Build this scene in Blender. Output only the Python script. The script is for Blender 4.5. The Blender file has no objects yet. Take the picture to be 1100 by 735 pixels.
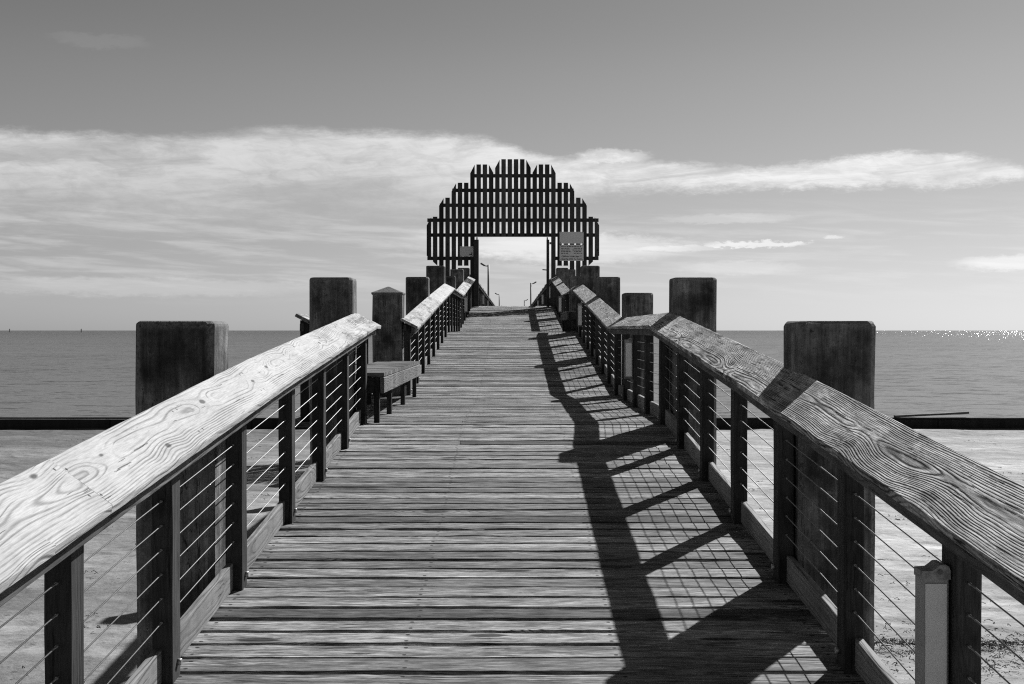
import bpy, math, random
from mathutils import Vector, Matrix
R = random.Random(7)
sc = bpy.context.scene
C = sc.collection
rad = math.radians

# ---------------------------------------------------------------- geometry constants
EZ = 4.2                       # eye height over the sand
WY = 32 * EZ / 2.4             # distance of the seawall
S = 5.9                        # spacing of the pile bents
PY = [None] + [(k + .26) * S for k in range(1, 40)]
P2, P3L, P4, P5, P7 = PY[2], PY[3], PY[5], PY[6], PY[8]
PROF = [(-30, -1.898), (1.5, -1.898), (P2, -.954), (P3L, -.954), (P4, -.035), (P5, -.035), (P7, .905), (420, .905)]
def dz(y):
    for (a, za), (b, zb) in zip(PROF, PROF[1:]):
        if y <= b:
            return EZ + za + (zb - za) * (y - a) / (b - a)
    return EZ + PROF[-1][1]
def breaks(y0, y1):
    return [y0] + [a for a, _ in PROF if y0 + .05 < a < y1 - .05] + [y1]

# ---------------------------------------------------------------- mesh builder
class MB:
    def __init__(s):
        s.v = []; s.f = []; s.g = []; s.r = []; s.sm = []
    def face(s, pts, gs, rnd, smooth=False):
        i = len(s.v); s.v += [tuple(p) for p in pts]
        s.f.append(tuple(range(i, i + len(pts)))); s.g += gs; s.r.append(rnd); s.sm.append(smooth)
    def loft(s, prof, stations, rnd=None, off=None, closed_ends=True, jit=0., smooth=False):
        """prof: [(v,w)], stations: [(origin, ax, aw)] ; board grain runs along the stations"""
        rnd = R.random() if rnd is None else rnd
        off = (R.uniform(0, 60), R.uniform(-.05, .05), R.uniform(-.02, .02)) if off is None else off
        base = len(s.v); n = len(prof); L = 0; gl = []
        for k, (o, ax, aw) in enumerate(stations):
            if k: L += (o - stations[k-1][0]).length
            row = []
            for v, w in prof:
                j = R.uniform(-jit, jit) if jit else 0
                j2 = R.uniform(-jit, jit) if jit else 0
                s.v.append(tuple(o + ax * (v + j) + aw * (w + j2)))
                row.append((L + off[0], v + off[1], w + off[2]))
            gl.append(row)
        for k in range(len(stations) - 1):
            for i in range(n):
                j = (i + 1) % n
                s.f.append((base + k*n + i, base + k*n + j, base + (k+1)*n + j, base + (k+1)*n + i))
                s.g += [gl[k][i], gl[k][j], gl[k+1][j], gl[k+1][i]]; s.r.append(rnd); s.sm.append(smooth)
        if closed_ends:
            m = (len(stations) - 1)
            s.f.append(tuple(base + i for i in reversed(range(n)))); s.g += [gl[0][i] for i in reversed(range(n))]; s.r.append(rnd); s.sm.append(False)
            s.f.append(tuple(base + m*n + i for i in range(n))); s.g += [gl[m][i] for i in range(n)]; s.r.append(rnd); s.sm.append(False)
    def bar(s, a, b, w, h, up=Vector((0, 0, 1)), ch=.006, rnd=None, steps=1, jit=0., off=None):
        a = Vector(a); b = Vector(b); d = (b - a).normalized()
        ax = d.cross(up).normalized(); aw = ax.cross(d).normalized()
        s.loft(rect(w, h, ch), [(a.lerp(b, i / steps), ax, aw) for i in range(steps + 1)], rnd, off, jit=jit)
    def box(s, x0, x1, y0, y1, z0, z1, ch=.006, rnd=None, axis='z', steps=1, jit=0.):
        cx, cy, cz = (x0+x1)/2, (y0+y1)/2, (z0+z1)/2
        if axis == 'z': s.bar((cx, cy, z0), (cx, cy, z1), x1-x0, y1-y0, Vector((0, 1, 0)), ch, rnd, steps, jit)
        elif axis == 'x': s.bar((x0, cy, cz), (x1, cy, cz), y1-y0, z1-z0, Vector((0, 0, 1)), ch, rnd, steps, jit)
        else: s.bar((cx, y0, cz), (cx, y1, cz), x1-x0, z1-z0, Vector((0, 0, 1)), ch, rnd, steps, jit)
    def tube(s, pts, r, n=8, r2=None):
        pts = [Vector(p) for p in pts]; st = []
        for i, p in enumerate(pts):
            d = (pts[min(i+1, len(pts)-1)] - pts[max(i-1, 0)]).normalized()
            ref = Vector((1, 0, 0)) if abs(d.x) < .9 else Vector((0, 0, 1))
            ax = d.cross(ref).normalized(); aw = ax.cross(d).normalized()
            k = 1 if r2 is None else 1 + (r2 / r - 1) * i / (len(pts) - 1)
            st.append((p, ax * k, aw * k))
        prof = [(r*math.cos(2*math.pi*i/n), r*math.sin(2*math.pi*i/n)) for i in range(n)]
        s.loft(prof, st, smooth=True)
    def build(s, name, mat, parent=None, shift=None):
        me = bpy.data.meshes.new(name)
        vs = s.v if shift is None else [tuple(Vector(p) - Vector(shift)) for p in s.v]
        me.from_pydata(vs, [], s.f)
        a = me.attributes.new('g', 'FLOAT_VECTOR', 'CORNER'); a.data.foreach_set('vector', [c for g in s.g for c in g])
        a = me.attributes.new('rnd', 'FLOAT', 'FACE'); a.data.foreach_set('value', s.r)
        me.polygons.foreach_set('use_smooth', s.sm)
        me.materials.append(mat)
        import bmesh as _b
        bm = _b.new(); bm.from_mesh(me); _b.ops.recalc_face_normals(bm, faces=bm.faces); bm.to_mesh(me); bm.free()
        o = bpy.data.objects.new(name, me); C.objects.link(o)
        if shift is not None and parent is None: o.location = shift
        if parent is not None: o.parent = parent
        return o
def rect(w, h, ch):
    a, b = w/2, h/2
    if ch <= 0: return [(-a, -b), (a, -b), (a, b), (-a, b)]
    return [(-a+ch, -b), (a-ch, -b), (a, -b+ch), (a, b-ch), (a-ch, b), (-a+ch, b), (-a, b-ch), (-a, -b+ch)]

def tag(o, label=None, cat=None, group=None, kind=None):
    if label: o['label'] = label
    if cat: o['category'] = cat
    if group: o['group'] = group
    if kind: o['kind'] = kind
    return o
def empty(name, loc, label, cat, group=None):
    o = bpy.data.objects.new(name, None); C.objects.link(o); o.location = loc
    o.empty_display_size = .2
    return tag(o, label, cat, group)
def copy_tree(o, parent=None):
    c = o.copy(); C.objects.link(c)
    if parent is not None: c.parent = parent
    for ch in list(o.children): copy_tree(ch, c)
    return c

# ---------------------------------------------------------------- materials (neutral: the photograph is black and white)
class NT:
    def __init__(s, nt): s.nt = nt; s.L = nt.links
    def n(s, t, **kw):
        d = s.nt.nodes.new(t)
        for k, v in kw.items(): setattr(d, k, v)
        return d
    def put(s, sock, v):
        if isinstance(v, bpy.types.NodeSocket): s.L.new(v, sock)
        elif v is not None: sock.default_value = v
    def m(s, op, a, b=None, c=None, clamp=False):
        d = s.n('ShaderNodeMath', operation=op, use_clamp=clamp)
        s.put(d.inputs[0], a); s.put(d.inputs[1], b); s.put(d.inputs[2], c)
        return d.outputs[0]
    def vm(s, op, a, b=None):
        d = s.n('ShaderNodeVectorMath', operation=op); s.put(d.inputs[0], a); s.put(d.inputs[1], b); return d.outputs[0]
    def sep(s, v):
        d = s.n('ShaderNodeSeparateXYZ'); s.put(d.inputs[0], v); return d.outputs
    def com(s, x, y, z):
        d = s.n('ShaderNodeCombineXYZ')
        for i, v in enumerate((x, y, z)): s.put(d.inputs[i], v)
        return d.outputs[0]
    def noise(s, vec, scale=1., detail=3., rough=.5, dist=0., dim='3D'):
        d = s.n('ShaderNodeTexNoise', noise_dimensions=dim); s.put(d.inputs['Vector'], vec)
        s.put(d.inputs['Scale'], scale); s.put(d.inputs['Detail'], detail); s.put(d.inputs['Roughness'], rough); s.put(d.inputs['Distortion'], dist)
        return d.outputs[0]
    def vor(s, vec, scale=1., feature='F1', rand=1., dim='3D'):
        d = s.n('ShaderNodeTexVoronoi', feature=feature, voronoi_dimensions=dim); s.put(d.inputs['Vector'], vec)
        s.put(d.inputs['Scale'], scale); s.put(d.inputs['Randomness'], rand); return d.outputs
    def mr(s, v, a, b, c=0., d_=1., smooth=True):
        d = s.n('ShaderNodeMapRange', interpolation_type='SMOOTHSTEP' if smooth else 'LINEAR')
        for i, x in enumerate((v, a, b, c, d_)): s.put(d.inputs[i], x)
        return d.outputs[0]
    def mix(s, f, a, b):
        d = s.n('ShaderNodeMix', data_type='FLOAT'); s.put(d.inputs[0], f); s.put(d.inputs[2], a); s.put(d.inputs[3], b); return d.outputs[0]
    def attr(s, name):
        return s.n('ShaderNodeAttribute', attribute_name=name)
    def grey(s, v): return s.com(v, v, v)
def material(name, rough=.8, spec=.3):
    m = bpy.data.materials.new(name); m.use_nodes = True
    t = NT(m.node_tree); b = m.node_tree.nodes['Principled BSDF']
    b.inputs['Roughness'].default_value = rough
    b.inputs['Specular IOR Level'].default_value = spec
    return m, t, b
def bump(t, b, h, dist=.01, strength=1.):
    d = t.n('ShaderNodeBump'); d.inputs['Strength'].default_value = strength; d.inputs['Distance'].default_value = dist
    t.put(d.inputs['Height'], h); t.L.new(d.outputs[0], b.inputs['Normal'])

def wood(name, light, dark, ring=.014, knots=1., ringamt=.55, tone=.35, crack=.4, rough=.8, bd=.004, fibre=.35, spec=.25, patch=.0, knotu=1.05, knotv=3.2, blot=.3, wander=.10, dn=.17, latep=2.2, vofs=.10, nails=False, kfrac=.45, kamp=.035, wig=.004, ckt=.63, capnails=False, streak=.0, kt=.035, amtlo=.35):
    m, t, b = material(name, rough, spec)
    a = t.attr('g'); u, v, w = t.sep(a.outputs['Vector']); r = t.attr('rnd').outputs['Fac']
    r100 = t.m('MULTIPLY', r, 137.)
    n1 = t.m('SUBTRACT', t.noise(t.com(t.m('MULTIPLY', u, .55), t.m('MULTIPLY', v, 2.), r100), 1., 2., .5), .5)
    n2 = t.m('SUBTRACT', t.noise(t.com(t.m('MULTIPLY', u, .9), r100, 3.3), 1., 2., .5), .5)
    n3 = t.m('SUBTRACT', t.noise(t.com(t.m('MULTIPLY', u, 2.6), t.m('MULTIPLY', v, 11.), r100), 1., 3., .6), .5)
    kv = t.vor(t.com(t.m('ADD', t.m('MULTIPLY', u, knotu), r100), t.m('ADD', t.m('MULTIPLY', v, knotv), t.m('MULTIPLY', r, 71.)), 0.), 1., dim='2D')
    kmask = t.m('LESS_THAN', t.sep(kv['Color'])[0], kfrac)
    d = t.m('ADD', kv['Distance'], t.m('MULTIPLY', n3, .13))
    kk = t.m('MULTIPLY', t.mr(d, 0., .42, 1., 0.), kmask)
    D = t.m('ADD', .055, t.m('MULTIPLY', n1, dn))
    vv = t.m('ADD', t.m('ADD', v, t.m('MULTIPLY', n2, wander)), t.m('MULTIPLY', t.m('SUBTRACT', r, .5), vofs))
    rr = t.m('SQRT', t.m('ADD', t.m('MULTIPLY', vv, vv), t.m('ADD', t.m('MULTIPLY', D, D), t.m('MULTIPLY', w, w))))
    rr = t.m('ADD', rr, t.m('ADD', t.m('MULTIPLY', kk, kamp * knots), t.m('MULTIPLY', n3, wig)))
    rr = t.m('ADD', rr, t.m('MULTIPLY', t.noise(t.com(t.m('MULTIPLY', rr, 20.), r100, 0.), 1., 3., .55), ring * 4.5))
    wave = t.m('ADD', .5, t.m('MULTIPLY', .5, t.m('SINE', t.m('MULTIPLY', rr, 2*math.pi/ring))))
    late = t.m('POWER', wave, latep)
    amt = t.noise(t.com(t.m('MULTIPLY', u, 1.3), t.m('MULTIPLY', v, 12.), r100), 1., 3., .6)
    late = t.m('MULTIPLY', late, t.mr(amt, .3, .62, amtlo, 1.))
    fib = t.noise(t.com(t.m('MULTIPLY', u, 11.), t.m('MULTIPLY', v, 210.), t.m('MULTIPLY', w, 210.)), 1., 4., .7)
    fib2 = t.noise(t.com(t.m('MULTIPLY', u, 2.8), t.m('MULTIPLY', v, 62.), t.m('ADD', t.m('MULTIPLY', w, 62.), r100)), 1., 4., .6)
    bl = t.noise(t.com(t.m('MULTIPLY', u, 2.2), t.m('MULTIPLY', v, 5.), r100), 1., 4., .65)
    c = t.mix(t.m('MULTIPLY', late, ringamt), light, dark)
    c = t.m('MULTIPLY', c, t.mr(fib, .25, .75, 1 - fibre, 1 + fibre * .6))
    c = t.m('MULTIPLY', c, t.mr(bl, .3, .7, 1 - blot, 1 + blot * .6))
    c = t.m('MULTIPLY', c, t.mr(r, 0., 1., 1 - tone, 1 + tone, False))
    if streak:
        f3 = t.noise(t.com(t.m('MULTIPLY', u, 5.), t.m('MULTIPLY', v, 32.), r100), 1., 7., .72)
        c = t.m('MULTIPLY', c, t.mr(f3, .36, .62, 1 - streak, 1 + streak * .55))
    if crack:
        ck = t.mr(fib2, ckt, ckt + .04, 0., 1.)
        c = t.m('MULTIPLY', c, t.m('SUBTRACT', 1., t.m('MULTIPLY', ck, crack)))
    else: ck = 0.
    if knots:
        kn = t.m('MULTIPLY', t.mr(d, kt, kt + .04, 1., 0.), kmask)
        c = t.mix(t.m('MULTIPLY', kn, .88), c, dark * .22)
    else: kn = 0.
    if patch:                                    # weathered patches where the pale surface has flaked to grey
        pn = t.noise(t.com(t.m('MULTIPLY', u, 1.4), t.m('MULTIPLY', v, 7.), r100), 1., 5., .7)
        c = t.m('MULTIPLY', c, t.mr(pn, .50, .60, 1., 1. - patch))
    if nails:
        ox = t.sep(t.n('ShaderNodeTexCoord').outputs['Object'])[0]
        ex = t.m('SUBTRACT', t.m('ABSOLUTE', t.m('SUBTRACT', t.m('ABSOLUTE', t.m('ADD', ox, t.m('MULTIPLY', t.m('SUBTRACT', r, .5), .04))), 1.0)), .5)
        ev = t.m('SUBTRACT', t.m('ABSOLUTE', v), .05)
        nd = t.mr(t.m('SQRT', t.m('ADD', t.m('MULTIPLY', ex, ex), t.m('MULTIPLY', ev, ev))), .008, .013, 1., 0.)
        c = t.m('MULTIPLY', c, t.m('SUBTRACT', 1., t.m('MULTIPLY', nd, .85)))
    if capnails:
        py = t.sep(t.n('ShaderNodeNewGeometry').outputs['Position'])[1]
        fy = t.m('FRACT', t.m('ADD', t.m('DIVIDE', t.m('SUBTRACT', py, PY[1]), S / 4), .5))
        ey = t.m('SUBTRACT', t.m('ABSOLUTE', t.m('ADD', t.m('MULTIPLY', t.m('SUBTRACT', fy, .5), S / 4), t.m('MULTIPLY', n3, .05))), .035)
        ev = t.m('SUBTRACT', t.m('ABSOLUTE', t.m('ADD', v, .01)), .075)
        nd = t.mr(t.m('SQRT', t.m('ADD', t.m('MULTIPLY', ey, ey), t.m('MULTIPLY', ev, ev))), .005, .009, 1., 0.)
        c = t.m('MULTIPLY', c, t.m('SUBTRACT', 1., t.m('MULTIPLY', nd, .85)))
    t.L.new(t.grey(c), b.inputs['Base Color'])
    h = t.m('SUBTRACT', t.m('MULTIPLY', fib, .35), t.m('MULTIPLY', late, .6))
    h = t.m('SUBTRACT', h, t.m('ADD', t.m('MULTIPLY', ck, .9), t.m('MULTIPLY', kn, .7)))
    bump(t, b, h, bd)
    return m
M = {}
M['cap_pale'] = wood('pale_cap_wood', .455, .17, ring=.0105, ringamt=.8, tone=.05, crack=.6, blot=.14, fibre=.25, bd=.004, knotu=1.5, knotv=4.2, dn=.13, latep=4., wander=.08, vofs=.2, kt=.022, kfrac=.75, kamp=.022, capnails=True, amtlo=.0, wig=.003, ckt=.68)
M['cap_flaked'] = wood('flaked_cap_wood', .44, .17, ring=.0105, ringamt=.7, tone=.08, crack=.6, patch=.62, blot=.25, fibre=.3, bd=.005, knotu=1.5, knotv=3.4, dn=.14, latep=3., kt=.05, kfrac=.6, capnails=True, wig=.003, ckt=.66)
M['cap_grey'] = wood('grey_cap_wood', .58, .02, ring=.0076, ringamt=.95, tone=.10, crack=.95, patch=.45, blot=.35, fibre=.5, bd=.007, knotu=.95, knotv=2.6, wander=.05, dn=.06, latep=1.8, vofs=.26, streak=.45, kt=.05, kfrac=.6, kamp=.028, amtlo=.15, capnails=True, wig=.0018, ckt=.60)
M['deck'] = wood('deck_wood', .30, .08, ring=.007, ringamt=.35, tone=.62, crack=.92, patch=.3, blot=.26, fibre=.6, bd=.008, knotu=.9, knotv=3.6, spec=.2, rough=.8, dn=.10, vofs=.3, nails=True, streak=.55, kt=.07, kfrac=.3, ckt=.625)
M['bench_apron'] = wood('bench_apron_wood', .14, .05, ring=.012, ringamt=.55, tone=.2, crack=.6, blot=.45, fibre=.4, bd=.005)
M['post'] = wood('dark_post_wood', .042, .018, ring=.012, ringamt=.6, tone=.25, crack=.6, blot=.45, fibre=.4, bd=.004, spec=.2)
M['fascia'] = wood('fascia_wood', .11, .04, ring=.014, ringamt=.6, tone=.2, crack=.6, blot=.45, fibre=.35, bd=.004, spec=.2)
M['kick'] = wood('kick_board_wood', .23, .08, ring=.016, ringamt=.55, tone=.15, crack=.5, blot=.3, fibre=.25, bd=.004)
M['bench'] = wood('bench_wood', .20, .07, ring=.014, ringamt=.5, tone=.22, crack=.5, blot=.35, fibre=.3, bd=.004)
M['arch'] = wood('arch_wood', .055, .025, ring=.014, ringamt=.4, tone=.5, crack=.3, blot=.3, fibre=.3, bd=.003, spec=.15)
M['under'] = wood('understructure_wood', .09, .04, tone=.2)

PW = .435
def mk_pile():
    m, t, b = material('stained_pile', .85, .2)
    o = t.n('ShaderNodeTexCoord').outputs['Object']; x, y, z = t.sep(o)
    depth = t.m('MULTIPLY', t.sep(t.attr('g').outputs['Vector'])[0], -1.)        # metres below the top
    inf = t.n('ShaderNodeObjectInfo').outputs['Random']; k = t.m('MULTIPLY', inf, 90.)
    ok = t.vm('ADD', o, t.com(k, k, k))
    st = t.noise(t.com(t.m('ADD', t.m('MULTIPLY', x, 9.), k), t.m('MULTIPLY', y, 9.), t.m('MULTIPLY', z, 1.1)), 1., 6., .68)
    bl = t.noise(ok, 4.5, 8., .72)
    big = t.noise(ok, 1.9, 3., .55)
    sp = t.noise(ok, 42., 4., .65)
    gr = t.noise(t.com(t.m('ADD', t.m('MULTIPLY', x, 85.), k), t.m('MULTIPLY', y, 85.), t.m('MULTIPLY', z, 3.)), 1., 4., .65)
    ax_, ay_ = t.m('ABSOLUTE', x), t.m('ABSOLUTE', y)
    edge = t.m('MAXIMUM', t.mr(t.m('MINIMUM', ax_, ay_), PW/2 - .05, PW/2 - .012), t.mr(t.m('ADD', depth, t.m('MULTIPLY', t.m('SUBTRACT', bl, .5), .09)), .012, .055, 1., 0.))
    c = t.mr(st, .3, .72, .05, .17)
    c = t.m('MULTIPLY', c, t.mr(big, .35, .65, .55, 1.45))
    c = t.m('MULTIPLY', c, t.mr(bl, .32, .68, .45, 1.5))
    c = t.m('MULTIPLY', c, t.mr(gr, .3, .7, .75, 1.2))
    c = t.mix(t.mr(t.m('ADD', bl, t.m('MULTIPLY', sp, .3)), .72, .84, 0., .55), c, .30)     # pale salt and lichen flecks
    c = t.mix(t.m('MULTIPLY', edge, t.mr(sp, .35, .6, .15, .75)), c, .20)                  # worn arrises
    c = t.mix(t.mr(sp, .62, .68, 0., .8), c, .02)                                          # pits
    cn = t.noise(t.com(t.m('ADD', t.m('MULTIPLY', x, 11.), k), t.m('ADD', t.m('MULTIPLY', y, 11.), k), t.m('MULTIPLY', z, .9)), 1., 4., .55)
    chk = t.m('MULTIPLY', t.mr(t.m('ABSOLUTE', t.m('SUBTRACT', cn, .5)), .003, .010, 1., 0.), t.mr(big, .45, .6))
    c = t.mix(t.m('MULTIPLY', chk, .8), c, .012)                                           # drying checks
    t.L.new(t.grey(c), b.inputs['Base Color'])
    bump(t, b, t.m('ADD', t.m('MULTIPLY', bl, .8), t.m('ADD', t.m('MULTIPLY', gr, .4), t.m('MULTIPLY', sp, .5))), .012)
    return m
M['pile'] = mk_pile()
def flat(name, v, rough=.6, metal=0., var=.2, scale=12., spec=.4):
    m, t, b = material(name, rough, spec)
    o = t.n('ShaderNodeTexCoord').outputs['Object']
    n = t.noise(o, scale, 4., .6)
    t.L.new(t.grey(t.m('MULTIPLY', v, t.mr(n, .3, .7, 1 - var, 1 + var))), b.inputs['Base Color'])
    b.inputs['Metallic'].default_value = metal
    return m
M['cable'] = flat('stainless_cable', .30, .6, 1., .15, 60.)
M['housing'] = flat('grey_light_housing', .30, .5, 0., .1)
M['clip'] = flat('weathered_clip_metal', .24, .7, .0, .4, 40.)
M['lens'] = flat('pale_light_lens', .62, .4, 0., .05)
M['bolt'] = flat('galvanised_bolt', .35, .5, .8, .2)
M['lamp'] = flat('lamp_metal', .16, .5, .3, .15)
M['lamphead'] = flat('lamp_head_metal', .10, .5, .3, .15)
M['sign'] = flat('sign_panel', .56, .55, 0., .08, 30.)
M['ink'] = flat('sign_ink', .03, .6, 0., 0.)
M['wall'] = wood('seawall_timber', .035, .015, tone=.15, spec=.1)
M['drift'] = wood('driftwood', .10, .05, tone=.1)
M['ship'] = flat('ship_hull', .12, .7)
M['weed'] = flat('dry_seaweed', .07, .9, 0., .5, 9.)
M['debris'] = flat('shell_and_twig_debris', .05, .9, 0., .5, 9.)

def mk_sand():
    m, t, b = material('beach_sand', .95, .15)
    o = t.n('ShaderNodeTexCoord').outputs['Object']; x, y, z = t.sep(o)
    big = t.noise(t.com(t.m('MULTIPLY', x, .10), t.m('MULTIPLY', y, .22), 0.), 1., 4., .6)
    mid = t.noise(t.com(t.m('MULTIPLY', x, .8), t.m('MULTIPLY', y, .9), 2.), 1., 5., .6)
    fin = t.noise(o, 6., 7., .75)
    pit = t.noise(t.com(t.m('MULTIPLY', x, 2.6), t.m('MULTIPLY', y, 2.2), 5.), 1., 6., .68)
    foot = t.vor(t.com(t.m('MULTIPLY', x, 1.2), t.m('MULTIPLY', y, 1.2), 0.), 1.)['Distance']
    wet = t.mr(t.m('ADD', y, t.m('MULTIPLY', t.m('SUBTRACT', mid, .5), 3.)), WY - 9., WY - 1.5, 1., .72)
    c = t.mr(big, .35, .68, .19, .33)
    c = t.m('MULTIPLY', c, t.mr(mid, .3, .7, .82, 1.15))
    c = t.m('MULTIPLY', c, t.mr(fin, .3, .7, .78, 1.15))
    c = t.m('MULTIPLY', c, t.mr(pit, .60, .68, 1., .60))
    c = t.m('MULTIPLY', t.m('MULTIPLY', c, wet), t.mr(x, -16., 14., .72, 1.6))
    t.L.new(t.grey(c), b.inputs['Base Color'])
    h = t.m('ADD', t.m('MULTIPLY', t.mr(foot, .05, .5), .8), t.m('ADD', t.m('MULTIPLY', mid, 1.2), t.m('MULTIPLY', fin, .35)))
    bump(t, b, h, .085, .9)
    return m
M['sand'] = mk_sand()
def mk_sea():
    m, t, b = material('sea_water', .1, .3)
    o = t.n('ShaderNodeTexCoord').outputs['Object']; x, y, z = t.sep(o)
    def slopes(sx, sy, seed, det, amp):
        d = t.n('ShaderNodeTexNoise'); t.put(d.inputs['Vector'], t.com(t.m('MULTIPLY', x, sx), t.m('MULTIPLY', y, sy), seed))
        d.inputs['Scale'].default_value = 1; d.inputs['Detail'].default_value = det; d.inputs['Roughness'].default_value = .6
        v = t.vm('SUBTRACT', d.outputs['Color'], (.5, .5, .5))
        return t.vm('MULTIPLY', v, (amp * .6, amp, 0))
    gust = t.mr(t.noise(t.com(t.m('MULTIPLY', x, .006), t.m('MULTIPLY', y, .03), 4.), 1., 3., .55), .3, .7, .7, 1.25)
    sl = t.vm('ADD', slopes(.35, .9, 0., 5., .85), slopes(1.6, 3.4, 7., 3., .6))
    gust = t.m('MULTIPLY', gust, t.mr(y, 60., 1500., 1., 2.9, False))            # rougher open water offshore
    sl = t.vm('MULTIPLY', sl, t.com(gust, gust, 0.))
    nrm = t.vm('NORMALIZE', t.vm('ADD', sl, (0, 0, 1)))
    nt = m.node_tree
    fr = t.n('ShaderNodeFresnel'); fr.inputs['IOR'].default_value = 1.333; t.L.new(nrm, fr.inputs['Normal'])
    gl = t.n('ShaderNodeBsdfGlossy'); gl.inputs['Roughness'].default_value = .11; gl.inputs['Color'].default_value = (1, 1, 1, 1); t.L.new(nrm, gl.inputs['Normal'])
    df = t.n('ShaderNodeBsdfDiffuse'); df.inputs['Color'].default_value = (.055, .055, .055, 1)
    mx = t.n('ShaderNodeMixShader'); t.L.new(t.m('MINIMUM', fr.outputs[0], .42), mx.inputs[0]); t.L.new(df.outputs[0], mx.inputs[1]); t.L.new(gl.outputs[0], mx.inputs[2])
    out = next(n for n in nt.nodes if n.type == 'OUTPUT_MATERIAL'); t.L.new(mx.outputs[0], out.inputs['Surface'])
    nt.nodes.remove(b)
    return m
M['sea'] = mk_sea()

# ---------------------------------------------------------------- setting: sand, sea, seawall
def sand():
    me = bpy.data.meshes.new('sand'); vs = []; fs = []
    xs = []; x = -260.
    while x < 260: xs.append(x); x += max(.35, abs(x) * .07)
    ys = []; y = -60.
    while y < WY: ys.append(y); y += .5 if y > 8 else 3.
    ys.append(WY)
    from mathutils import noise
    for yy in ys:
        for xx in xs:
            z = .05 * noise.noise((xx * .25, yy * .5, 0)) + .05 * noise.noise((xx * .7, yy * 1.3, 3)) + .02 * noise.noise((xx * 2.1, yy * 2.6, 5))
            vs.append((xx, yy, z - .02))
    n = len(xs)
    for j in range(len(ys) - 1):
        for i in range(n - 1): fs.append((j*n+i, j*n+i+1, (j+1)*n+i+1, (j+1)*n+i))
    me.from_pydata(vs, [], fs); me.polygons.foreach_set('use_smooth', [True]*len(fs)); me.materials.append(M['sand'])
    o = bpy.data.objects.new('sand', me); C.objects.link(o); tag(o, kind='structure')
sand()
def sheet(name, x0, x1, y0, y1, z, mat):
    me = bpy.data.meshes.new(name)
    me.from_pydata([(x0, y0, z), (x1, y0, z), (x1, y1, z), (x0, y1, z)], [], [(0, 1, 2, 3)]); me.materials.append(mat)
    o = bpy.data.objects.new(name, me); C.objects.link(o); return tag(o, kind='structure')
sheet('sea', -30000, 30000, WY - .1, 40000, -.12, M['sea'])

t0 = empty('seawall', (0, WY, 0), 'low dark timber seawall running along the water behind the sand', 'seawall')
mb = MB()
x = -400.
while x < 400:
    L = R.uniform(6., 9.)
    mb.box(x, x + L - .015, -.14 + R.uniform(-.01, .01), .14, -.5, .37 + R.uniform(-.02, .02), .012, axis='x', steps=6, jit=.008); x += L
mb.build('timber_face', M['wall'], t0)
mb = MB(); x = -400.
while x < 400:
    L = R.uniform(6., 9.); zz = .40 + R.uniform(-.015, .015)
    mb.box(x, x + L - .02, -.19, .19, zz - .01, zz + .05, .01, axis='x', steps=5, jit=.007); x += L
mb.build('coping', M['wall'], t0)
mb = MB(); mb.bar((0, 0, 0), (3.2, .15, .15), .25, .085, steps=6, jit=.006)
o = mb.build('driftwood_plank', M['drift']); o.location = (16.4, WY - .03, .505)
tag(o, 'weathered loose plank lying tilted on top of the dark seawall', 'plank')

# ---------------------------------------------------------------- pier deck
HW = 1.62
deck = empty('pier_deck', (0, 0, EZ), 'long weathered plank deck of the pier rising in ramps towards the arch', 'pier deck')
def local(y): return Vector((0, y, dz(y) - EZ))
mb = MB(); y = .4; PITCH = .2
while y < P7 + 1.2:
    wdt = PITCH - R.choice((.013, .016, .020, .025, .030))
    dy = .02
    a = local(y); sl = (dz(y + .02) - dz(y - .02)) / .04
    axis_y = Vector((0, 1, sl)).normalized(); up = Vector((0, -sl, 1)).normalized()
    tw = R.uniform(-.018, .018); ay = (axis_y + up * tw).normalized(); uw = (up - axis_y * tw).normalized()
    h = R.uniform(-.004, .003)
    e0 = -HW - R.uniform(0, .02); e1 = HW + R.uniform(0, .02)
    rnd = min(1, max(0, R.gauss(.52, .33)))
    wl = wr = 0
    if P2 - .1 < y < P3L + .1: e0 = -2.40
    if P4 - .1 < y < P5 + .1: e1 = 2.40
    cuts = [e0, e1]
    if R.random() < .10: cuts = [e0, R.uniform(-1.2, 1.2), e1]
    for q in range(len(cuts) - 1):
        xa = cuts[q] + (.003 if q else 0); xb = cuts[q+1] - (.003 if q < len(cuts) - 2 else 0)
        rn = rnd if q == 0 else R.random()
        n = max(2, int((xb - xa) / .22))
        skew = R.uniform(-.003, .003); bow = R.uniform(-.004, .004)
        st = []
        for i in range(n + 1):
            xx = xa + (xb - xa) * i / n
            st.append((Vector((xx, 0, 0)) + a + up * (h - .02 + bow * (xx / 1.6) ** 2) + ay * (skew * xx), ay, uw))
        mb.loft(rect(wdt, .04, .008), st, rn, (R.uniform(0, 60), 0, 0), jit=.0022)
    y += PITCH * math.sqrt(1 / (1 + sl * sl))
mb.build('planks', M['deck'], deck)
mb = MB()
y = P7 + 1.3
while y < 345:
    mb.box(-HW, HW, y - .48, y + .48, dz(y) - EZ - .04, dz(y) - EZ, .004, axis='x'); y += .98
mb.build('planks', M['deck'], deck)
for sx in (-1.5, -.5, .5, 1.5):
    mb = MB()
    br = breaks(.5, 345)
    st = [(local(yy) + Vector((sx, 0, -.175)), Vector((1, 0, 0)), Vector((0, 0, 1))) for yy in br]
    mb.loft(rect(.09, .26, .004), st); mb.build('stringer', M['under'], deck)
for k in range(1, 26):
    mb = MB(); yy = PY[k]; zz = dz(yy) - EZ - .31
    mb.box(-1.58, 1.58, yy - .42, yy - .245, zz - .3, zz, .006, axis='x')
    mb.build('cross_beam', M['under'], deck)

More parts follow.
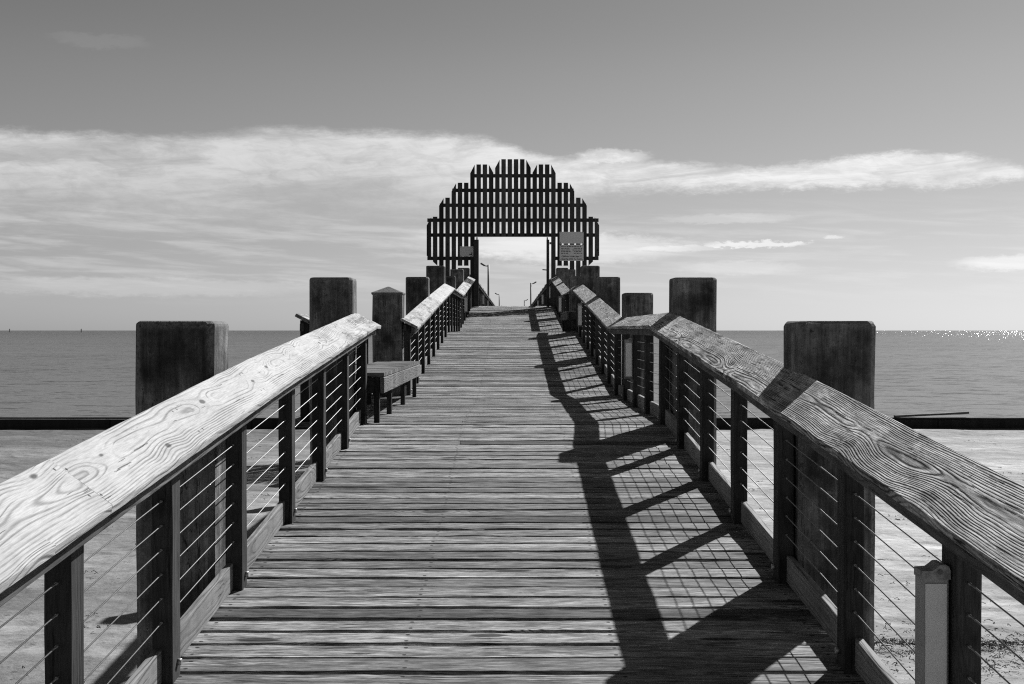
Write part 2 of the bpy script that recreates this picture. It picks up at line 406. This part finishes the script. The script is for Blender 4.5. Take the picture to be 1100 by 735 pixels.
# ---------------------------------------------------------------- piles
def pile_mesh(h, cap):
    """h = length from the foot to the top; chamfered square shaft with a worn bevelled top, optionally a shallow pyramid"""
    mb = MB(); X = Vector((1, 0, 0)); Y = Vector((0, 1, 0))
    st = []; n = 14
    top = h - .03
    zs = [top * i / n for i in range(n + 1)]
    prof = rect(PW, PW, .032)
    for z in zs: st.append((Vector((0, 0, z)), X, Y))
    if cap == 'flat':
        for dzv, k in ((.014, .985), (.024, .955), (.03, .91)): st.append((Vector((0, 0, top + dzv)), X * k, Y * k))
    elif cap == 'pyramid':
        st.append((Vector((0, 0, top)), X * 1.0, Y * 1.0)); st.append((Vector((0, 0, top + .012)), X * 1.05, Y * 1.05)); st.append((Vector((0, 0, top + .035)), X * 1.05, Y * 1.05))
        st.append((Vector((0, 0, top + .125)), X * .06, Y * .06))
    mb.loft(prof, st, None, (-h, 0, 0), jit=.004)
    return mb
TOPS = {1: .053, 2: .535, 3: .549, 4: 1.023, 5: 1.53, 6: 1.53, 7: 2.0, 8: 2.33}
KIND = {1: 'nearest the camera', 2: 'at the near end of the first landing', 3: 'standing at the far end of the first landing',
        4: 'standing beside the second ramp', 5: 'standing at the top of the second ramp', 6: 'standing on the small second landing',
        7: 'standing beside the last ramp below the arch', 8: 'standing directly under the slatted arch'}
for k in range(1, 26):
    for s in (-1, 1):
        top = EZ + (TOPS[k] if k in TOPS else .905 + 1.43)
        foot = -1.2
        cap = 'pyramid' if (k == 3 and s < 0) else 'flat'
        o = pile_mesh(top - foot, cap).build('pile', M['pile'])
        o.location = (s * (1.618 + PW/2 + ((.045 if s < 0 else -.02) if k == 1 else 0)), PY[k] + (.07 if k == 1 and s > 0 else 0), foot)
        side = 'left' if s < 0 else 'right'
        if k == 3 and s < 0: lab = 'dark square pile with a shallow pyramid top behind the left bench'
        elif k == 3: lab = 'short dark flat topped pile with knot stain behind the level right rail'
        elif k in KIND: lab = 'dark square pile outside the %s railing, %s' % (side, KIND[k])
        else: lab = 'distant dark pile beyond the arch along the %s side of the far pier' % side
        tag(o, lab, 'pile', 'piles along the pier' if k in KIND else 'distant piles beyond the arch on the %s' % side)
        o.rotation_euler.z = R.uniform(-.012, .012)

# ---------------------------------------------------------------- railings
CI = 1.38
def lerp_tab(tab, y):
    if y <= tab[0][0]: return tab[0][1]
    for (a, va), (b, vb) in zip(tab, tab[1:]):
        if y <= b: return va + (vb - va) * (y - a) / (b - a)
    return tab[-1][1]
HIT = [(8, 1.055), (13.3, 1.005), (20, 1.01), (26, 1.035)]
TLT = {-1: [(7.5, 36), (13.5, 27.5), (30, 27)], 1: [(7.5, 32), (13.3, 30), (30, 27)]}
def railing(name, side, y0, y1, label, joints, capmats, off=0., posts=None, bolts=True, group=None):
    root = empty(name, (side * (1.545 + off), y0, dz(y0)), label, 'railing', group)
    o0 = Vector(root.location)
    def P(x, yy, z): return Vector((side * (x + off), yy, dz(yy) + z)) - o0
    X = Vector((side, 0, 0)); Z = Vector((0, 0, 1))
    # cap boards: sloping inwards, one mesh per board
    bl = .278
    ys = [y0 - .0] + [j for j in joints if y0 < j < y1] + [y1]
    for i, (a, b) in enumerate(zip(ys, ys[1:])):
        mb = MB()
        g = .003 if i else 0
        st = []; br = breaks(a + g, b)
        fine = a < 30
        pts = []
        for p, q in zip(br, br[1:]):
            n = max(1, int((q - p) / (.16 if fine else 3)))
            pts += [p + (q - p) * j / n for j in range(n)]
        pts.append(br[-1])
        twist = R.uniform(-.006, .006)
        for yy in pts:
            tl = rad(lerp_tab(TLT[side], yy)); ct, s_ = math.cos(tl), math.sin(tl)
            av = Vector((side * ct, 0, s_)); aw = Vector((-side * s_, 0, ct))
            st.append((P(CI, yy, lerp_tab(HIT, yy)) + av * (bl / 2) - aw * .02, av, aw))
        tt = math.tan(rad(lerp_tab(TLT[side], (a + b) / 2))) * .036 * .4
        prof = [(v - (tt if (v < 0 and w < 0) else 0), w) for v, w in rect(bl, .036, .005)]
        mb.loft(prof, st, jit=.0012 if fine else 0.)
        mb.build('cap_board', M[capmats[i % len(capmats)]], root)
    def run(nm, prof, x, z, mat, a=y0, b=y1, jit=0.):
        mb = MB(); br = breaks(a, b); pts = []
        for p, q in zip(br, br[1:]):
            n = max(1, int((q - p) / .5)) if jit else 1
            pts += [p + (q - p) * j / n for j in range(n)]
        pts.append(br[-1])
        mb.loft(prof, [(P(x, yy, z(yy) if callable(z) else z), X, Z) for yy in pts], jit=jit); return mb.build(nm, mat, root)
    run('inner_fascia', rect(.04, .085, .005), 1.455, lambda yy: lerp_tab(HIT, yy) - .062, M['fascia'], y0 + .03, y1 - .03, .0015)
    run('outer_fascia', rect(.04, .085, .005), 1.575, lambda yy: lerp_tab(HIT, yy) - .02, M['fascia'], y0 + .03, y1 - .03, .0015)
    run('kick_board', rect(.038, .15, .005), 1.568, .08, M['kick'], y0 + .03, y1 - .03, .0015)
    for k in range(6):
        mb = MB(); br = breaks(y0 + .06, y1 - .06)
        mb.tube([P(1.545, yy, .275 + k * .107) for yy in br], .0031, 6)
        for yy in posts:
            if yy < 13:
                for e in (-1, 1): mb.tube([P(1.545, yy + e * .07, .275 + k * .107), P(1.545, yy + e * .088, .275 + k * .107)], .0055, 6)
        mb.build('cable', M['cable'], root)
    for yy in posts:
        mb = MB()
        a = P(1.546, yy, -.02); b = P(1.546, yy, 1.06)
        mb.bar(a, b, .14, .092, Vector((1, 0, 0)), .006, steps=5, jit=.0015)
        po = mb.build('post', M['post'], root)
        if bolts and yy < 22:
            mb = MB()
            p = P(1.5, yy + .02, .07); mb.tube([p + Vector((side * .005, 0, 0)), p - Vector((side * .018, 0, 0))], .016, 6)
            p = P(1.5, yy - .02, .99); 
            bo = mb.build('bolt', M['bolt'], po)
    return root
q = S / 4
def pr(a, b): return [PY[1] + i * q for i in range(-5, 190) if a <= PY[1] + i * q <= b]
railing('railing', -1, 1.5, 13.68, 'pale wood capped cable railing on the left of the near ramp', [4.5, 10.45], ['cap_pale', 'cap_pale', 'cap_flaked'], posts=[p - (.16 if 5.5 < p < 8 else 0) for p in pr(1.5, 13.6)])
railing('railing', -1, 18.95, P7 - .75, 'cable railing on the left of the upper ramps, beginning beyond the bench', [PY[4], P4, P5, PY[7]], ['cap_flaked', 'cap_pale', 'cap_grey', 'cap_flaked'], posts=[19.1] + pr(20, P7 - .8))
railing('railing', 1, 1.5, P4 + 1.0, 'grey weathered cable railing along the right of the near ramp and first landing', [PY[1], P2, P3L, PY[4]], ['cap_grey'], posts=pr(1.5, P4 + .9))
railing('railing', 1, P5 - .1, P7 - .75, 'short cable railing on the right of the last ramp below the arch', [PY[7]], ['cap_grey'], posts=pr(P5 - .2, P7 - .8))
railing('railing', -1, P2 + .3, P3L + .1, 'set back railing behind the left bench, outside the piles', [], ['cap_grey'], off=.64, posts=[P2 + .4, P2 + 2.3, P2 + 4.2, P3L], bolts=False)
railing('railing', 1, P4 + .3, P5 + .1, 'set back railing behind the right bench on the second landing, outside the piles', [], ['cap_grey'], off=.64, posts=[P4 + .4, P4 + 2.3, P4 + 4.2, P5], bolts=False)
for s, nm in ((-1, 'left'), (1, 'right')):
    railing('railing', s, P7 + .55, 190, 'far cable railing beyond the arch on the %s side of the level pier' % nm, [PY[k] for k in range(9, 33)], ['cap_grey'], posts=pr(P7 + .6, 189)[:98], bolts=False)

# ---------------------------------------------------------------- benches
def bench(side, ya, yb, label):
    yc = (ya + yb) / 2; z0 = dz(yc)
    root = empty('bench', (side * 1.58, yc, z0), label, 'bench', 'benches on the landings')
    xf, xb = -.23, .32        # front (towards the walk), back, measured outwards
    L = yb - ya; y0 = -L / 2
    mb = MB(); n = int(L / .148); p = L / n
    for i in range(n):
        yy = y0 + (i + .5) * p
        mb.bar((side * (xf - .02), yy, .495 + R.uniform(-.003, .003)), (side * xb, yy, .497), .112, .036, steps=3, jit=.0015)
    mb.build('seat', M['bench'], root)
    mb = MB(); mb.bar((side * xf, y0, .385), (side * xf, -y0, .385), .04, .165, steps=8, jit=.0015); mb.build('front_apron', M['bench_apron'], root)
    mb = MB(); mb.bar((side * xb, y0, .39), (side * xb, -y0, .39), .04, .15); mb.build('back_apron', M['post'], root)
    for e in (-1, 1):
        mb = MB(); mb.bar((side * (xf + .03), e * (L/2 - .03), .385), (side * (xb - .03), e * (L/2 - .03), .385), .04, .16); mb.build('end_panel', M['post'], root)
    for yy in (y0 + .05, y0 + L * .27, y0 + L * .62, -y0 - .05):
        for xx in (xf + .06, xb - .06):
            mb = MB(); mb.bar((side * xx, yy, 0), (side * xx, yy, .47), .085, .055, Vector((1, 0, 0)), steps=3, jit=.001); mb.build('leg', M['post'], root)
    return root
bench(-1, P2 + .12, P3L - .55, 'long weathered slatted bench on the first landing, left side')
bench(1, P4 + 1.1, P5 - .5, 'dark slatted bench on the second landing, right side, far up the pier')

# ---------------------------------------------------------------- low post lights
def post_light(side, y, label, group):
    root = empty('post_light', (side * 1.445, y, dz(y) + .37), label, 'light', group)
    mb = MB(); mb.box(-.046, .046, -.038, .048, 0, .44, .006); h = mb.build('housing', M['housing'], root)
    mb = MB(); mb.box(-.037, .037, -.044, -.036, .012, .425, .002); mb.build('lens', M['lens'], root)
    mb = MB()
    # saddle shaped top clip
    pr_ = [(-.048, 0), (.048, 0), (.048, .030), (.042, .044), (.030, .051), (.014, .050), (.002, .040), (-.012, .030), (-.048, .028)]
    pr_ = [(a * side, b) for a, b in pr_]
    mb.loft(pr_, [(Vector((0, -.046, .44)), Vector((1, 0, 0)), Vector((0, 0, 1))), (Vector((0, .05, .44)), Vector((1, 0, 0)), Vector((0, 0, 1)))])
    mb.build('top_clip', M['clip'], root)
    mb = MB(); mb.tube([(.012 * side, -.046, .466), (.012 * side, -.050, .466)], .009, 8); mb.build('screw', M['lamphead'], root)
    mb = MB(); mb.box(-.05, .05, -.05, .05, -.02, .0, .004); mb.build('bottom_clip', M['lamphead'], root)
    return root
base = PY[1] - 2 * q
G = 'low lights fixed to the railing posts'
post_light(1, base, 'grey upright box light on the nearest right railing post', G)
post_light(1, base + 2 * S, 'pale box light on a right railing post of the first landing', G)
post_light(1, base + 4 * S, 'pale box light on a right railing post of the second ramp', G)
post_light(1, base + 6 * S, 'small pale box light on a right railing post of the last ramp before the arch', G)
post_light(-1, base + 6 * S, 'small pale box light on a left railing post of the last ramp before the arch', G)
for k in (8, 10, 12):
    for s in (-1, 1):
        post_light(s, base + k * S, 'tiny pale box light beyond the arch on the %s railing, %s of three' % ('left' if s < 0 else 'right', {8: 'nearest', 10: 'middle', 12: 'farthest'}[k]), G)

# ---------------------------------------------------------------- slatted arch
AY = P7 - .36; PXM = 1400 / AY        # pixels per metre of the measured photograph at the arch
def ah(yz): return EZ + (195 - yz / 5) / PXM
def ax_(d): return d / 5 / PXM
arch = empty('entrance_arch', (0, AY, dz(AY)), 'tall dark arch of vertical slats with stepped scalloped top over the pier', 'arch')
A0 = Vector(arch.location)
SW = ax_(12.0)
prof_top = {0: (57, 57), 1: (57, 57), 2: (60, 104), 3: (130, 86), 4: (85, 85), 5: (85, 85), 6: (86, 132), 7: (183, 183), 8: (183, 183), 9: (186, 230), 10: (263, 263), 11: (266, 306), 12: (365, 365), 13: (368, 412)}
mb = MB()
for s in (-1, 1):
    for k in range(14):
        xc = s * ax_((k + .5) * 33.4)
        ti, to = prof_top[k]
        zi, zo = ah(ti), ah(to)
        if k < 6: bi = bo = ah(473)
        elif k in (7, 8): bi = bo = ah(628)
        elif k == 6: bi = bo = dz(AY) - .05
        elif k == 12: bi, bo = ah(628), ah(606)
        elif k == 13: bi, bo = ah(597), ah(574)
        else: bi = bo = dz(AY) - .5
        xi, xo = xc - s * SW, xc + s * SW
        pts = [(xi, bi), (xo, bo), (xo, zo), (xi, zi)]
        rn = R.random(); oo = (R.uniform(0, 50), 0, 0)
        yf = R.uniform(-.003, .003)
        F = [Vector((x, yf - .02, z - A0.z)) for x, z in pts]; B = [Vector((x, yf + .02, z - A0.z)) for x, z in pts]
        gg = lambda p: (p.z + oo[0], p.x - xc, p.y)
        i0 = len(mb.v)
        for fc in [F, B[::-1]] + [[F[i], B[i], B[(i+1) % 4], F[(i+1) % 4]] for i in range(4)]:
            mb.face(fc, [gg(p) for p in fc], rn)
mb.build('slats', M['arch'], arch)
for yz, x0 in ((145, 227), (223, 326), (303, 393), (383, 460), (463, 460)):
    mb = MB(); z = ah(yz) - A0.z; x1 = ax_(x0); hh = ax_(9.5)
    mb.box(-x1, x1, .024, .074, z - hh, z + hh, .004, axis='x'); mb.build('beam', M['arch'], arch)
for s in (-1, 1):
    mb = MB(); z = ah(588) - A0.z; hh = ax_(9.5); xa, xb = sorted((s * ax_(208), s * ax_(460)))
    mb.box(xa, xb, .024, .074, z - hh, z + hh, .004, axis='x'); mb.build('beam', M['arch'], arch)
    for d in (216, 316):
        mb = MB(); xc = s * ax_(d); mb.box(xc - .06, xc + .06, .076, .20, -.45, ah(386 if d < 300 else 306) - A0.z, .006); mb.build('upright', M['arch'], arch)
# gate posts inside the opening
for s, w in ((-1, .17), (1, .10)):
    mb = MB(); xin = 1.265 if s < 0 else 1.24; xc = s * (xin + w / 2)
    ztop = ah(490) - A0.z
    mb.box(xc - w/2, xc + w/2, -.22, -.10, 0, ztop, .006); gp = mb.build('gate_post', M['arch'], arch)
    mb = MB(); mb.bar((xc - .02 * s, -.16, ztop), (xc - .02 * s, -.16, ztop + .09), .06, .05, Vector((1, 0, 0))); mb.bar((xc + s * .06, -.16, ztop - .13), (xc + s * (.16 if s > 0 else .1), -.16, ztop - .13), .06, .08)
    mb.build('hinge', M['lamphead'], gp)
    if s > 0:
        mb = MB(); mb.bar((xc - .05, -.16, ah(652) - A0.z), (xc - .2, -.16, ah(650) - A0.z), .04, .04); mb.build('latch', M['lamphead'], gp)

# ---------------------------------------------------------------- signs on the arch
def text(body, size, loc, parent, name='lettering', mat=None, bold=False):
    cu = bpy.data.curves.new(name, 'FONT'); cu.body = body; cu.size = size; cu.align_x = 'CENTER'; cu.align_y = 'CENTER'; cu.extrude = .001
    if bold: cu.offset = size * .018
    ob = bpy.data.objects.new(name, cu); C.objects.link(ob)
    dg = bpy.context.evaluated_depsgraph_get(); me = bpy.data.meshes.new_from_object(ob.evaluated_get(dg))
    bpy.data.objects.remove(ob); me.materials.clear(); me.materials.append(mat or M['ink'])
    ob = bpy.data.objects.new(name, me); C.objects.link(ob); ob.parent = parent; ob.location = loc; ob.rotation_euler = (rad(90), 0, 0)
    return ob
def panel(name, x0, x1, y0, y1, label):
    """rectangle given in the measured coordinates of the arch"""
    xa, xb = ax_((x0 - 550) * 5), ax_((x1 - 550) * 5); za, zb = ah((y1 - 160) * 5), ah((y0 - 160) * 5)
    root = empty(name, ((xa + xb) / 2, AY - .035, (za + zb) / 2), label, 'sign')
    w, h = xb - xa, zb - za
    mb = MB(); mb.box(-w/2, w/2, -.006, .006, -h/2, h/2, .002); mb.build('panel', M['sign'], root)
    for sx in (-1, 1):
        for sz in (-1, 1):
            mb = MB(); mb.tube([(sx * (w/2 - .035), -.006, sz * (h/2 - .035)), (sx * (w/2 - .035), -.014, sz * (h/2 - .035))], .012, 8); mb.build('bolt', M['lamphead'], root)
    return root, w, h
panel('blank_sign', 600, 625.8, 249.3, 261.9, 'blank grey rectangular sign panel on the right of the arch above the lettered one')
r_, w, h = panel('notice_sign', 600, 625.8, 263.1, 280.4, 'grey notice sign about children and adults on the right leg of the arch')
text('Children Under Age 12', .077, (0, -.008, -.135), r_, bold=True)
text('Must Be With An Adult', .077, (0, -.008, -.235), r_, bold=True)
mb = MB()
for row, z in enumerate((.235, .165, .10, .04, -.02)):
    x = -w/2 + .06
    while x < w/2 - .08:
        l = R.uniform(.03, .10); l = min(l, w/2 - .06 - x)
        if row in (0,) or abs(x + l/2) > .06: mb.box(x, x + l, -.009, -.0065, z - .012, z + .012, 0)
        x += l + .022
mb.build('small_print', M['ink'], r_)
r_, w, h = panel('small_sign', 493, 507.5, 264.9, 275.7, 'small grey sign with a dark corner emblem on the left leg of the arch')
mb = MB(); mb.box(w/2 - .15, w/2 - .04, -.010, -.0065, -h/2 + .05, -h/2 + .085, 0); mb.box(w/2 - .075, w/2 - .04, -.010, -.0065, -h/2 + .086, -h/2 + .15, 0); mb.build('emblem', M['ink'], r_)

# ---------------------------------------------------------------- lamp posts on the far pier
def lamp(side, y, label):
    root = empty('lamp_post', (side * 1.86, y, dz(y)), label, 'lamp post', 'lamp posts on the far pier')
    mb = MB(); mb.tube([(0, 0, -.2), (0, 0, 4.05)], .085, 10, .065); mb.build('pole', M['lamp'], root)
    mb = MB(); mb.tube([(0, 0, 3.95), (side * .2, 0, 3.96), (side * .34, 0, 4.02)], .045, 6); mb.build('arm', M['lamp'], root)
    mb = MB(); mb.bar((side * .28, 0, 3.98), (side * .58, 0, 4.16), .24, .12, ch=.02); mb.build('lamp_head', M['lamphead'], root)
lamp(-1, 98.5, 'nearest lamp post, tallest on the left beyond the arch')
lamp(1, 136, 'lamp post on the right beyond the arch, taller of the right pair')
lamp(-1, 177, 'second lamp post on the left, seen small beyond the arch')
lamp(1, 213, 'small far lamp post on the right beyond the arch')
lamp(-1, 268, 'farthest tiny lamp post on the left just above the deck crest')

# ---------------------------------------------------------------- seaweed and debris on the sand
def scatter(name, mat, spots, label):
    mb = MB()
    for (x, y, n, sx, sy, l0, l1) in spots:
        for i in range(n):
            px, py = R.gauss(x, sx), R.gauss(y, sy)
            a = R.uniform(0, math.pi); l = R.uniform(l0, l1); z = R.uniform(.03, .07)
            d = Vector((math.cos(a) * l, math.sin(a) * l, 0))
            p = Vector((px, py, z)); m_ = p + d * .5 + Vector((R.uniform(-.02, .02), R.uniform(-.02, .02), R.uniform(0, .03)))
            mb.tube([p, m_, p + d], R.uniform(.0025, .007), 4)
    o = mb.build(name, mat); tag(o, label, None, None, 'stuff'); return o
sp = [(6.3, 17.2, 700, 1.0, .10, .03, .11), (9.1, 17.5, 500, 1.2, .12, .03, .11), (5.8, 16.2, 220, .9, .25, .02, .08), (4.7, 17.3, 160, .35, .08, .02, .08), (6.5, 17.6, 240, 1.6, .5, .02, .06)]
scatter('seaweed', M['weed'], sp, 'dry dark seaweed wrack on the sand')
sp = []
for i in range(420):
    y = R.uniform(13, 52); x = R.choice((-1, 1)) * R.uniform(2.0, .45 * y + 3)
    if i % 3 == 0: sp.append((x, y, R.randint(6, 16), R.uniform(.15, .5), .05, .02, .12))
    else: sp.append((x, y, R.randint(1, 3), R.uniform(.05, .25), .05, .03, .14))
scatter('beach_debris', M['debris'], sp, 'small dark twigs and shells scattered on the sand')

# ---------------------------------------------------------------- far markers in the water
def marker(x, y, label):
    root = empty('channel_marker', (x, y, -.1), label, 'marker')
    mb = MB(); mb.tube([(0, 0, -3), (0, 0, 8.5)], .7, 8, .5); mb.build('pole', M['ship'], root)
    mb = MB(); mb.box(-1.5, 1.5, -1.1, -.8, 4.2, 6.6, .05); mb.build('board', M['ship'], root)
    mb = MB(); mb.box(-1.6, 1.6, -1.6, 1.6, .4, 1.3, .1); mb.build('platform', M['ship'], root)
marker(-1205, 3120, 'tiny channel marker on the sea horizon at the far left edge')
marker(-1030, 3110, 'tiny channel marker on the left sea horizon between the frame edge and the pile')

# ---------------------------------------------------------------- sun and sky
T_, Q_ = .75, 1.2
sd = Vector((T_, Q_, 1)).normalized()
el = math.asin(sd.z); az = math.atan2(sd.x, sd.y)
ld = bpy.data.lights.new('sun', 'SUN'); ld.energy = 5.0; ld.angle = rad(.53); ld.color = (1, 1, 1)
lo = bpy.data.objects.new('sun', ld); C.objects.link(lo); lo.rotation_euler = sd.to_track_quat('Z', 'Y').to_euler(); lo.location = sd * 60

w = bpy.data.worlds.new('World'); sc.world = w; w.use_nodes = True
t = NT(w.node_tree); bg = w.node_tree.nodes['Background']
sky = t.n('ShaderNodeTexSky', sky_type='NISHITA'); sky.sun_disc = False; sky.sun_elevation = el; sky.sun_rotation = az
sky.altitude = 0; sky.air_density = 1.0; sky.dust_density = .6; sky.ozone_density = 1.0
sr, sg, sb = t.sep(sky.outputs[0])
SKYS = .05
# black and white film behind an orange filter: mostly red and green
bw = t.m('ADD', t.m('MULTIPLY', sr, .62), t.m('ADD', t.m('MULTIPLY', sg, .33), t.m('MULTIPLY', sb, .05)))
dirv = t.n('ShaderNodeTexCoord').outputs['Generated']
dx, dy, dzz = t.sep(dirv)
A = t.m('MULTIPLY', t.m('ARCTAN2', dx, dy), 1400.)
E = t.m('MULTIPLY', t.m('ARCSINE', dzz), 1400.)
def curve(x, pts, lo, hi, v0, v1):
    """piecewise smooth function of x"""
    n = t.n('ShaderNodeFloatCurve'); cm = n.mapping; c = cm.curves[0]
    P = [((a - lo) / (hi - lo), (b - v0) / (v1 - v0)) for a, b in pts]
    while len(c.points) < len(P): c.points.new(.5, .5)
    for p, (a, b) in zip(c.points, P): p.location = (a, b)
    cm.update()
    t.put(n.inputs['Value'], t.mr(x, lo, hi, 0., 1., False))
    return t.m('ADD', v0, t.m('MULTIPLY', n.outputs[0], v1 - v0))
top = curve(A, [(-900, 190), (-550, 203), (-430, 205), (-330, 207), (-255, 218), (-170, 216), (-90, 215), (-20, 206), (40, 190), (110, 189), (160, 183), (250, 176), (330, 180), (390, 186), (450, 183), (500, 174), (530, 162), (565, 146), (900, 100)], -900, 900, 0, 300)
bot = curve(A, [(-900, 70), (-550, 75), (-300, 82), (-150, 95), (-60, 92), (0, 95), (50, 120), (100, 136), (300, 143), (500, 143), (530, 147), (565, 150), (900, 130)], -900, 900, 0, 300)
soft = curve(A, [(-900, 110), (-550, 110), (-200, 100), (0, 90), (60, 50), (120, 26), (540, 14), (900, 14)], -900, 900, 0, 300)
cs = t.com(t.m('MULTIPLY', A, .0048), t.m('MULTIPLY', t.m('ADD', E, t.m('MULTIPLY', A, -.035)), .034), 0.)
cw = t.noise(t.com(t.m('MULTIPLY', A, .006), t.m('MULTIPLY', E, .012), 5.), 1., 4., .6)
cs = t.vm('ADD', cs, t.com(t.m('MULTIPLY', cw, 1.6), t.m('MULTIPLY', cw, .9), 0.))
st = t.noise(cs, 1., 10., .66, .5)                                                            # streaky body
ed = t.m('SUBTRACT', t.noise(t.com(t.m('MULTIPLY', A, .024), t.m('MULTIPLY', E, .07), 1.), 1., 9., .74), .5)   # ragged edges
fi = t.noise(t.com(t.m('MULTIPLY', A, .008), t.m('MULTIPLY', t.m('ADD', E, t.m('MULTIPLY', A, .05)), .085), 8.), 1., 5., .6, .3)
Et = t.m('ADD', E, t.m('MULTIPLY', ed, 24.))
m1 = t.mr(t.m('SUBTRACT', top, Et), 0., t.mr(A, -100., 100., 15., 10.))
m2 = t.m('DIVIDE', t.m('SUBTRACT', t.m('ADD', E, t.m('MULTIPLY', ed, 40.)), bot), soft)
m2 = t.mr(m2, 0., 1.)
leftw = t.mr(A, -150., 120., 1., .0)
fd = t.noise(t.com(t.m('MULTIPLY', A, .021), t.m('MULTIPLY', t.m('ADD', E, t.m('MULTIPLY', A, .06)), .06), 21.), 1., 9., .68, .6)
body = t.m('MULTIPLY', t.mr(st, .32, .60, t.mix(leftw, .35, .45), 1.), t.mr(fd, .34, .6, .70, 1.))
den = t.m('MULTIPLY', t.m('MULTIPLY', m1, m2), body)
# wispy veil below the main bank, thinning to the right and to the horizon
veil = t.m('MULTIPLY', t.mr(fi, .42, .68), t.m('MULTIPLY', t.mr(E, 20., 60.), t.mr(E, 150., 100.)))
veil = t.m('MULTIPLY', veil, t.mix(leftw, .22, .42))
# low bright cloud behind the arch opening and a few separate streaks
ed2 = t.m('SUBTRACT', t.noise(t.com(t.m('MULTIPLY', A, .075), t.m('MULTIPLY', E, .22), 11.), 1., 6., .68), .5)
def blob(a0, e0, ra, re, amt, rag=14., core=.15, rag2=.9):
    da = t.m('DIVIDE', t.m('SUBTRACT', A, a0), ra)
    de = t.m('DIVIDE', t.m('ADD', t.m('SUBTRACT', E, e0), t.m('MULTIPLY', ed, rag)), re)
    de = t.m('ADD', de, t.m('MULTIPLY', ed2, rag2)); da = t.m('ADD', da, t.m('MULTIPLY', ed2, rag2 * .35))
    d2 = t.m('ADD', t.m('MULTIPLY', da, da), t.m('MULTIPLY', de, de))
    return t.m('MULTIPLY', t.mr(d2, core, 1., 1., 0.), amt)
parts = [blob(60, 88, 150, 20, .55), blob(-20, 96, 130, 20, .4), blob(258, 91, 62, 4.5, .8, 9., .35, 3.2), blob(180, 87, 60, 4, .4, 9.), blob(338, 97, 12, 2.5, .5, 5., .2, 3.),
         blob(520, 68, 75, 10, .75, 12.), blob(240, 66, 80, 9, .3, 10.), blob(-430, 292, 60, 9, .06, 26.), blob(-380, 45, 200, 12, .35, 16.), blob(230, 118, 90, 6, .25, 14.), blob(110, 186, 45, 9, .5, 24.)]
tot = t.m('ADD', den, veil)
for p in parts: tot = t.m('ADD', tot, p)
tot = t.m('MINIMUM', tot, 1.)
CLOUD = t.m('MULTIPLY', t.mr(A, -250., 150., .74, .96), 1 / (.05 * 1.414))
# the clear air: filtered Nishita, steeper fall as the filter does, unseen zenith raised to lighten deck shadows
clear = t.m('MULTIPLY', 5., t.m('POWER', t.m('DIVIDE', bw, 5.), .85))
filt = curve(E, [(0, .064), (120, .059), (245, .055), (360, .047), (900, .042), (2200, .046)], 0, 2200, 0, .1)
clear = t.m('MULTIPLY', clear, t.m('MULTIPLY', filt, 1 / (.05 * 1.414)))
col = t.mix(t.m('MULTIPLY', tot, .9), clear, CLOUD)
t.L.new(t.grey(col), bg.inputs['Color']); bg.inputs['Strength'].default_value = SKYS

# ---------------------------------------------------------------- camera and view
cd = bpy.data.cameras.new('camera'); cam = bpy.data.objects.new('camera', cd); C.objects.link(cam)
cd.sensor_width = 36; cd.lens = 36 * 1400 / 1100; cd.clip_start = .05; cd.clip_end = 100000
cam.location = (0, 0, EZ); cam.rotation_euler = (rad(90) - 12.5 / 1400, 0, 1.0 / 1400)
sc.camera = cam
sc.view_settings.view_transform = 'Standard'; sc.view_settings.look = 'None'; sc.view_settings.gamma = 1
sc.view_settings.exposure = .5

sc.cycles.use_denoising = False
sc.cycles.filter_width = 1.15
